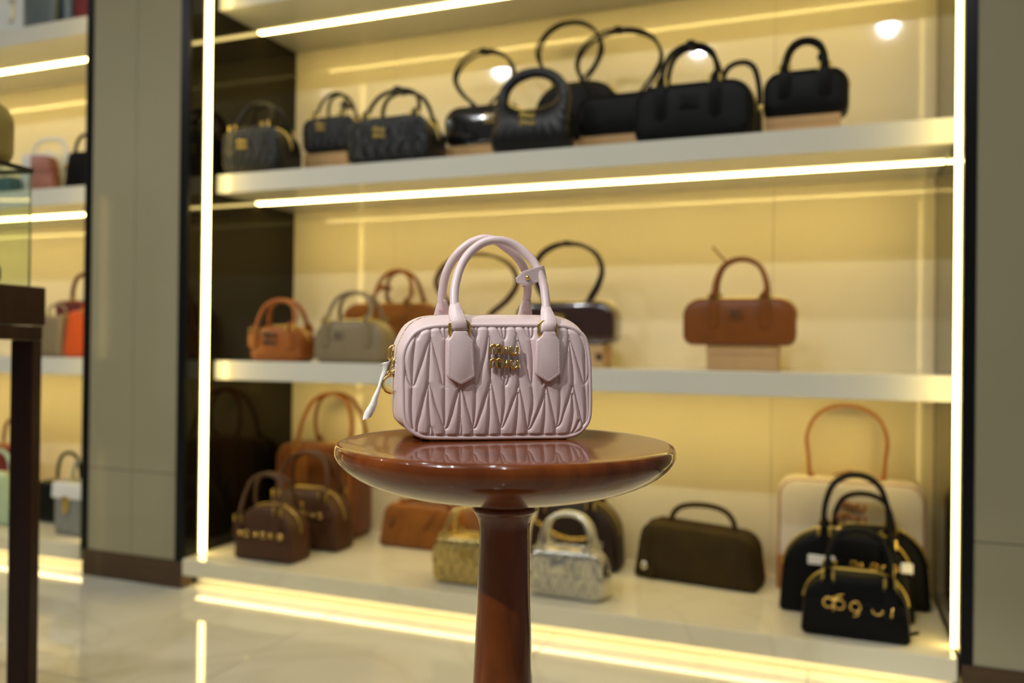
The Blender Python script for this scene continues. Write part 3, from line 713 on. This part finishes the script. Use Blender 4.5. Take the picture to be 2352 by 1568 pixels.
def riser(label, x0, x1, y0, y1, z, H, tag_at=None):
    t = thing('riser_box', label, 'box', ((x0+x1)/2, (y0+y1)/2, z), 0, 'kraft risers under the bags'); w = (x1-x0)/2; d = (y1-y0)/2
    MB().rbox(-w+.001, w-.001, -d+.001, d-.001, 0, H*.62, .0015).build('base', m_box, t)
    MB().rbox(-w, w, -d, d, H*.63, H-.0004, .0015).build('lid', m_box, t)
    if tag_at: MB().rbox(tag_at-.011, tag_at+.011, -d-.0008, -d+.001, H*.30, H*.60, .0004, 1).build('dark_sticker', m_label, t, label='small dark square sticker on the box front')
    return t

S1, S2, S3, DK = .8252, 1.5302, 2.2252, .1092
B_ = 'black bags on the upper shelf'
# ---- upper shelf, left to right
bag('handbag', 'black quilted bowling bag at the far left end of the upper shelf', B_, -2.190, -1.925, 2.562, S2, .178, .15, 'bowl', m_black_q, handle=('two', -.005, .075, .098, .0075), logo=('gold', -.025, .105, .052), quilt=True)
riser('kraft box under the small black quilted bag near the dark side panel', -1.985, -1.790, 2.800, 2.960, S2, .115)
bag('handbag', 'small black quilted bag raised on a kraft box between two larger quilted bags', B_, -1.990, -1.745, 2.790, S2+.1152, .142, .12, 'bowl', m_black_q, handle=('two', 0, .062, .100, .0065, .8), logo=('gold', -.028, .095, .046), quilt=True)
bag('handbag', 'large black quilted bowling bag with a strap tied at the top of its handles', B_, -1.648, -1.315, 2.575, S2, .168, .155, 'bowl', m_black_q, handle=('two', .01, .098, .105, .0078, 0.), logo=('gold', -.025, .105, .056), quilt=True)
riser('kraft box under the glossy black patent bag', -1.360, -1.110, 2.800, 2.960, S2, .096)
bag('handbag', 'glossy black patent bag with one tall shoulder loop, left of the hobo', B_, -1.372, -1.068, 2.800, S2+.0962, .148, .11, 'duffle', m_patent, hm=m_black, handle=('loop', -.012, .035, .118, .218, .0065, 1), logo=('gold', .035, .090, .048))
# the hobo: outer and inner loops with a thickness that grows downwards
ho = thing('handbag', 'black pleated hobo bag with a round handle opening, middle of the upper shelf', 'handbag', (-.960, 2.640, S2), 0, B_)
n = 64; outer = resample(roundpoly([(-.146, 0), (.146, 0), (.128, .297), (-.128, .297)], [.04, .04, .125, .125], 12), n)
rings = []
for k in range(n):
    ox, oz = outer[k]; a = math.atan2(oz-.175, ox); ix, iz = .090*cos(a)*(1+.06*sin(a)), .190+.072*sin(a)
    if sin(a) < 0: iz = .190+.036*sin(a)
    cx_, cz_ = (ox+ix)/2, (oz+iz)/2; wx, wz = (ox-ix)/2, (oz-iz)/2; dep = .016+.044*max(0, min(1, (.20-oz)/.20))
    rings.append([(cx_+wx*math.copysign(abs(cos(q))**.8, cos(q)), -dep*math.copysign(abs(sin(q))**.8, sin(q))*(1+.10*sin(k*2.4)), max(0, cz_+wz*math.copysign(abs(cos(q))**.8, cos(q)))) for q in [2*pi*j/18 for j in range(18)]])
MB().loft(rings, wrap=True).build('body', m_black_q, ho, 180)
o = part('gold_lettering', LOGO, ho); o.scale = (.054,)*3; o.location = (.002, -.064, .108)
MB().tube([(x, 0, z+.001) for x, z in [(.090*cos(a)*(1+.06*sin(a)), .190+.036*sin(a)) for a in [pi+pi*j/14 for j in range(15)]]], .004, 6, rb=.002, ref=(0, 1, 0)).build('zipper', m_gold_dull, ho, 180)
riser('kraft box hidden behind the pleated hobo under the rear loop bag', -1.02, -.76, 2.878, 2.995, S2, .10)
bag('handbag', 'tall black dome bag with a double loop handle at the back, behind the hobo', B_, -1.050, -.715, 2.868, S2+.1002, .215, .13, 'dome', m_black, handle=('loop', -.045, .050, .122, .245, .0058))
riser('kraft box under the wide black bag with the tall double straps', -.830, -.600, 2.755, 2.845, S2, .080)
bag('handbag', 'wide black bag with tall double straps raised on a box, right of the hobo', B_, -.842, -.530, 2.745, S2+.0802, .140, .105, 'duffle', m_black, handle=('loop', -.022, .085, .148, .235, .0062, 1))
bag('handbag', 'large smooth black bowling bag with gold rings, second from right on the upper shelf', B_, -.603, -.243, 2.575, S2, .178, .150, 'duffle', m_black, handle=('two', -.012, .082, .132, .0085, 0.), logo=('patch', -.01, .118, .062))
bag('handbag', 'black bag half hidden behind the large smooth bowling bag, short tied handle', B_, -.470, -.236, 2.790, S2, .215, .13, 'bowl', m_black, handle=('one', .045, .060, .095, .0095, .9))
riser('kraft box at the right end of the upper shelf', -.215, .002, 2.660, 2.790, S2, .067)
bag('handbag', 'small black bag on a kraft box at the far right of the upper shelf', B_, -.220, .024, 2.648, S2+.0672, .138, .125, 'duffle', m_black, handle=('two', -.002, .057, .102, .0085, .85), zipper=True)
# ---- middle shelf
B_ = 'brown and beige bags on the middle shelf'
def deboss(t, lx, lz, lw, y):
    g = letters(lw, lw*.045); g.xf(Matrix.Translation((lx, y, lz))); g.build('lettering', m_label, t, 180)
t = bag('handbag', 'small orange tan leather bag at the left end of the middle shelf', B_, -2.068, -1.842, 2.585, S1, .132, .115, 'bowl', m_orange_tan, handle=('two', -.01, .082, .098, .0085))
deboss(t, -.018, .085, .062, -.0635)
t = bag('handbag', 'taupe grey leather bag beside the small orange tan one', B_, -1.812, -1.512, 2.620, S1, .155, .120, 'bowl', m_taupe, handle=('two', -.005, .088, .104, .0075), logo=('patch', -.035, .100, .042))
riser('kraft box hidden behind the taupe bag under the suede bag', -1.80, -1.45, 2.85, 2.99, S1, .06)
bag('handbag', 'rust brown suede bag at the back, just above the taupe bag', B_, -1.835, -1.430, 2.850, S1+.0602, .168, .15, 'duffle', m_suede, handle=('two', .012, .078, .130, .0080, -.8))
riser('kraft box hidden behind the pink handbag under the strapped canvas bag', -1.40, -1.08, 2.80, 2.93, S1, .05)
bag('handbag', 'beige bag with long brown straps, mostly hidden by the pink handbag', B_, -1.425, -1.068, 2.790, S1+.0502, .125, .14, 'duffle', m_canvas, hm=m_brown, handle=('loop', -.012, .060, .165, .242, .0070))
riser('kraft box with a dark sticker under the dark brown patent bag', -.980, -.740, 2.755, 2.870, S1, .075, .105)
bag('handbag', 'dark brown patent bag with one tall loop, just right of the pink handbag', B_, -1.062, -.702, 2.745, S1+.0752, .148, .135, 'duffle', m_brown_patent, hm=m_darkbrown, handle=('loop', -.005, .080, .125, .215, .0075, 1), logo=('gold', -.012, .085, .05))
riser('kraft box under the caramel bag, alone at right of the middle shelf', -.393, -.174, 2.725, 2.840, S1, .077)
t = bag('handbag', 'caramel leather bag alone on the right of the middle shelf', B_, -.468, -.122, 2.710, S1+.0772, .150, .125, 'duffle', m_tan, handle=('two', .004, .078, .128, .0075), logo=('patch', -.005, .100, .050))
MB().tube([(-.045, -.01, .272), (-.062, -.01, .290), (-.085, -.012, .318)], .0075, 8, rb=.0035).build('tie_strap', m_tan, t)
# ---- bottom deck
B_ = 'bags on the bottom deck'
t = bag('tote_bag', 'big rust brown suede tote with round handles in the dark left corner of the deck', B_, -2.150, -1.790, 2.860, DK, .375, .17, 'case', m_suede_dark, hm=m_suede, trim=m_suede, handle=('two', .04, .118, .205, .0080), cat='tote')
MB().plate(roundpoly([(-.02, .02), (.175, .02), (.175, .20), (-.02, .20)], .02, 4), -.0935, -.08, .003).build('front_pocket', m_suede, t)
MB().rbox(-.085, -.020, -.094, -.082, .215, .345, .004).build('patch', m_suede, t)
def studs(t, xs, z, y, r=.008, ring=True):
    for i, x in enumerate(xs):
        if i % 2 == 0: MB().ball((x, y, z), r, 10, (1, .6, 1)).build('stud', m_gold, t, 180)
        else: MB().tube([(x+r*1.2*cos(q), y, z+r*1.2*sin(q)) for q in [2*pi*k/14 for k in range(14)]], r*.35, 6, closed=True, ref=(0, 1, 0)).build('ring', m_gold, t, 180)
t = bag('handbag', 'brown leather dome bag with gold studs behind the smallest brown bag', B_, -2.080, -1.740, 2.690, DK, .225, .13, 'dome', m_brown, handle=('two', .000, .105, .138, .0080))
MB().rbox(-.150, .150, -.0735, -.066, .120, .148, .004).build('belt', m_brown, t)
studs(t, [-.08, -.045, .0, .035, .07, .10], .135, -.0765)
t = bag('handbag', 'smallest brown dome bag with gold studs at the front left of the deck', B_, -2.045, -1.790, 2.480, DK, .195, .125, 'dome', m_brown, handle=('two', -.02, .085, .110, .0072), zipper=True)
MB().rbox(-.118, .118, -.0705, -.063, .086, .112, .004).build('belt', m_brown, t)
studs(t, [-.085, -.06, -.02, .012, .045, .085], .099, -.0735, .0085)
studs(t, [-.04, -.01, .03], .172, -.056, .006)
t = bag('handbag', 'low brown suede bag with folded handles at the back, left of the table stem', B_, -1.665, -1.265, 2.860, DK, .168, .16, 'low', m_suede, handle=('two', -.01, .10, .020, .0075), gold=False, zipper=False)
for x in (-.09, .06): MB().tube([(x, -.070, .160), (x-.03, -.086, .120), (x-.055, -.090, .085)], .006, 8, rb=.003).build('strap_end', m_suede_dark, t)
bag('handbag', 'small pale gold quilted bag left of the table stem', B_, -1.252, -1.000, 2.500, DK, .158, .11, 'bowl', m_goldleather, handle=('two', -.01, .070, .088, .0072), logo=('gold', 0, .105, .045), quilt=True)
t = bag('handbag', 'small silver quilted bag at the right of the table stem', B_, -.915, -.655, 2.490, DK, .152, .105, 'bowl', m_silver, handle=('two', -.005, .078, .104, .0078), quilt=True, hard=m_silver)
MB().plate(roundpoly([(-.045, .080), (.005, .080), (.005, .122), (-.045, .122)], .006, 4), -.066, -.050, .0012).build('logo_patch', m_silver, t)
t = bag('handbag', 'dark brown dome bag with a gold chain behind the silver bag', B_, -1.035, -.705, 2.830, DK, .232, .15, 'dome', m_darkbrown, handle=('two', -.02, .09, .09, .0072))
ch = MB()
for k in range(16):
    q = k/15; x = -.13+.20*q; z = .165-.03*sin(q*pi)-.045*q
    ch.tube([(x+.009*cos(a), -.084+(.003*sin(a) if k % 2 else 0), z+.0045*sin(a)) for a in [2*pi*i/10 for i in range(10)]], .002, 5, closed=True, ref=(0, 1, 0))
ch.build('chain', m_gold, t, 180)
t = bag('handbag', 'long olive brown suede duffel with one arched handle, between silver and black bags', B_, -.640, -.222, 2.800, DK, .190, .17, 'low', m_olivebrown, handle=('one', .01, .105, .062, .0095, .6, ), gold=False, rot=-7)
MB().tube([(-.145, -.090, .165), (-.150, -.100, .12), (-.158, -.104, .062)], .003, 6).build('tag_cord', m_olivebrown, t)
MB().ball((-.160, -.104, .050), .013, 12, (1, .5, 1.1)).build('tag_charm', m_silver, t, 180, label='pale round charm hanging on a cord')
MB().plate(roundpoly([(-.155, .012), (-.125, .012), (-.125, .045), (-.155, .045)], .006, 3), -.104, -.094, .001).build('tag', m_olivebrown, t)
MB().plate([(-.190, .150), (-.215, .100), (-.206, .098), (-.180, .145)], -.01, .0, .001).build('zip_pull', m_olivebrown, t)
t = bag('tote_bag', 'large cream canvas bag with caramel trim and a tall strap in the right corner', B_, -.180, .262, 2.890, DK, .365, .145, 'case', m_canvas, hm=m_canvas_trim, trim=m_canvas_trim, handle=('loop', -.012, .108, .122, .245, .0075), cat='tote', zipper=False)
g = letters(.085, .0045); g.xf(Matrix.Translation((.005, -.078, .265))); g.build('lettering', m_canvas_trim, t, 180)
MB().plate(roundpoly([(-.222, 0), (-.180, 0), (-.195, .11), (-.222, .11)], .004, 3), -.078, .078, .002).build('corner_patch', m_canvas_trim, t)
MB().tube([(-.05, 0, .372), (.0, -.01, .388), (.05, -.01, .374)], .006, 8, rb=.003).build('zip_pull', m_canvas_trim, t)
t = bag('handbag', 'black dome bag at the right, partly hidden behind the belted black bag', B_, -.075, .268, 2.784, DK, .242, .080, 'dome', m_black, handle=('two', -.02, .080, .095, .0075))
t = bag('handbag', 'large black dome bag with a gold belt wrapped in white paper', B_, -.160, .215, 2.640, DK, .246, .125, 'dome', m_black, handle=('two', .028, .088, .165, .0080))
for x0, x1 in ((-.105, -.030), (.165-.02, .165+.012)): MB().rbox(x0, x1, -.0745, -.062, .150, .178, .003).build('paper_wrap', m_paper, t)
MB().rbox(-.028, .145, -.0715, -.064, .152, .170, .003).build('belt', m_black, t); studs(t, [-.030, .02, .04, .075, .10, .128], .161, -.0765, .0075)
MB().rbox(-.03, .07, -.012, .004, .244, .252, .003).build('zip_slider', m_gold, t)
t = bag('handbag', 'smallest black dome bag with gold letter charms at the front right corner', B_, -.090, .190, 2.450, DK, .172, .12, 'dome', m_black, handle=('two', .008, .078, .115, .0070))
MB().rbox(-.118, .122, -.0675, -.060, .080, .104, .004).build('belt', m_black, t)
for i, x in enumerate((-.068, -.040, .000, .055, .088)):
    c = [(x+.013*cos(q), -.0705, .098+.013*sin(q)-i*.002) for q in ([2*pi*k/14 for k in range(14)] if i < 3 else [pi+pi*k/10 for k in range(11)])]
    if i == 4: c = [(x, -.0705, .075), (x+.004, -.0705, .10)]
    m = MB().tube(c, .0032, 6, closed=i < 3, ref=(0, 1, 0))
    if i == 0: m.tube([(x+.013, -.0705, .115), (x+.013, -.0705, .074)], .0032, 6)
    if i == 1: m.tube([(x-.012, -.0705, .10), (x-.006, -.0705, .118), (x+.010, -.0705, .122)], .0032, 6)
    if i == 2: m.tube([(x+.012, -.0705, .092), (x+.006, -.0705, .072), (x-.006, -.0705, .068)], .0032, 6)
    m.build('letter_charm', m_gold, t, 180)
MB().plate([(.134, .008), (.162, .018), (.160, .027), (.132, .018)], .0, .004, .0008).build('zip_pull', m_black, t)

# ---- left cabinet
B_ = 'bags in the left cabinet'
t = thing('gift_box', 'white box with a gold letter at the top left corner', 'box', (-3.400, 2.68, S3))
MB().rbox(-.09, .09, -.07, .07, 0, .20, .004).build('base', m_white, t); MB().rbox(-.0915, .0915, -.0715, .0715, .202, .262, .004).build('lid', m_white, t)
MB().tube(crsp([(.030, -.0725, .150), (.032, -.0725, .085), (.026, -.0725, .062), (.008, -.0725, .056)], 4), .004, 6).tube([(.004, -.0725, .150), (.048, -.0725, .150)], .003, 6).build('gold_letter', m_gold_dull, t, 180)
bag('tote_bag', 'slate grey tote on the top shelf, next to the white box', B_, -3.285, -3.086, 2.590, S3, .26, .08, 'tote', m_grey, handle=('one', 0, .05, .07, .006, .8), cat='tote', zipper=False)
bag('handbag', 'steel blue bag between the grey tote and the red bag', B_, -3.078, -3.024, 2.600, S3, .25, .10, 'box', m_navy, handle=('one', 0, .018, .06, .005, .8), zipper=False)
bag('handbag', 'deep red bag at the right end of the top left shelf', B_, -3.020, -2.800, 2.600, S3, .25, .11, 'tote', m_red, handle=('one', 0, .06, .07, .006, .8), zipper=False)
t = bag('handbag', 'white flap bag with a white top handle on the left shelf', B_, -3.420, -3.160, 2.680, S2, .190, .11, 'trap', m_white, handle=('one', .0, .105, .072, .0105, .7), zipper=False)
MB().plate(roundpoly([(-.10, .12), (.10, .12), (.095, .186), (-.095, .186)], .008, 3), -.062, -.05, .002).build('flap', m_white, t); MB().plate([(-.012, .10), (0, .082), (.012, .10), (.008, .135), (-.008, .135)], -.066, -.058, .001).build('clasp', m_gold_dull, t)
t = bag('handbag', 'terracotta pink bag leaning in front of the white flap bag', B_, -3.225, -3.112, 2.575, S2, .150, .075, 'trap', m_terra, handle=None, zipper=False, rot=24)
MB().plate(roundpoly([(-.040, .075), (.040, .075), (.038, .146), (-.038, .146)], .01, 3), -.046, -.034, .002).build('flap', m_terra, t)
MB().tube([(.050, -.02, .04), (.053, -.02, .09), (.045, -.02, .140)], .005, 6).build('side_strap', m_rust, t)
bag('handbag', 'rust red bag between the terracotta and black bags', B_, -3.235, -3.120, 2.805, S2, .150, .10, 'tote', m_rust, handle=('one', 0, .03, .03, .005, .8), zipper=False)
t = bag('handbag', 'black bag with a black arched handle beside the dark frame, second left shelf', B_, -3.100, -2.900, 2.640, S2, .170, .12, 'trap', m_black, handle=('one', -.03, .075, .082, .0080, .8), zipper=False)
bag('handbag', 'teal bag at the left edge seen through the glass case', B_, -3.640, -3.372, 2.600, S2, .080, .072, 'box', m_teal, handle=('one', 0, .06, .05, .006, .8), zipper=False)
bag('handbag', 'dark red bag with a thick round handle, standing behind the orange bag', B_, -3.330, -3.130, 2.800, S1+.0, .250, .10, 'tote', m_burg, handle=('one', .03, .070, .120, .0105, .8), zipper=False)
bag('handbag', 'bright orange bag beside the dark frame', B_, -3.045, -2.830, 2.600, S1, .195, .10, 'trap', m_orange, handle=('one', 0, .045, .05, .006, .8), zipper=False)
bag('handbag', 'grey taupe bag left of the bright orange bag', B_, -3.230, -3.055, 2.600, S1, .175, .12, 'box', m_taupe, handle=('one', 0, .05, .05, .006, .8), zipper=False)
t = bag('handbag', 'ash grey flap bag on the deck beside the dark frame of the left cabinet', B_, -2.965, -2.740, 2.500, DK, .215, .11, 'box', m_midgrey, handle=('one', .0, .062, .090, .0075, .8), zipper=False)
MB().plate(roundpoly([(-.110, .150), (.110, .150), (.105, .213), (-.105, .213)], .006, 3), -.064, -.05, .002).build('flap', m_paper, t); MB().plate([(-.045, .10), (-.032, .085), (-.02, .10), (-.018, .16), (-.046, .16)], -.068, -.060, .001).build('clasp', m_gold_dull, t)
bag('handbag', 'black bag with a dark loop strap behind the ash grey flap bag', B_, -3.230, -3.020, 2.640, DK, .175, .10, 'box', m_black, handle=('one', .03, .065, .125, .008, .8), zipper=False)
bag('handbag', 'mint green bag seen left of the showcase leg', B_, -3.560, -3.245, 2.520, DK, .215, .10, 'trap', m_mint, handle=('one', .02, .085, .095, .009, .8), zipper=False)
bag('handbag', 'red bag above the mint green bag, left of the showcase leg', B_, -3.790, -3.565, 2.780, DK, .290, .12, 'tote', m_red, handle=('one', .05, .060, .120, .008, .8), zipper=False)
# ---- on and in the showcase
t = bag('handbag', 'olive green pleated bag standing on the glass case', 'bags on the showcase', -1.883, -1.690, 1.215, 1.2747, .150, .10, 'duffle', m_olive, handle=('one', -.02, .06, .05, .007, .8), zipper=False, quilt=True, rot=9)
bag('handbag', 'dark green bag lying inside the glass case', 'bags on the showcase', -1.88, -1.690, 1.17, 1.0147, .052, .12, 'duffle', m_green, handle=None, zipper=True, gold=False, rot=9)
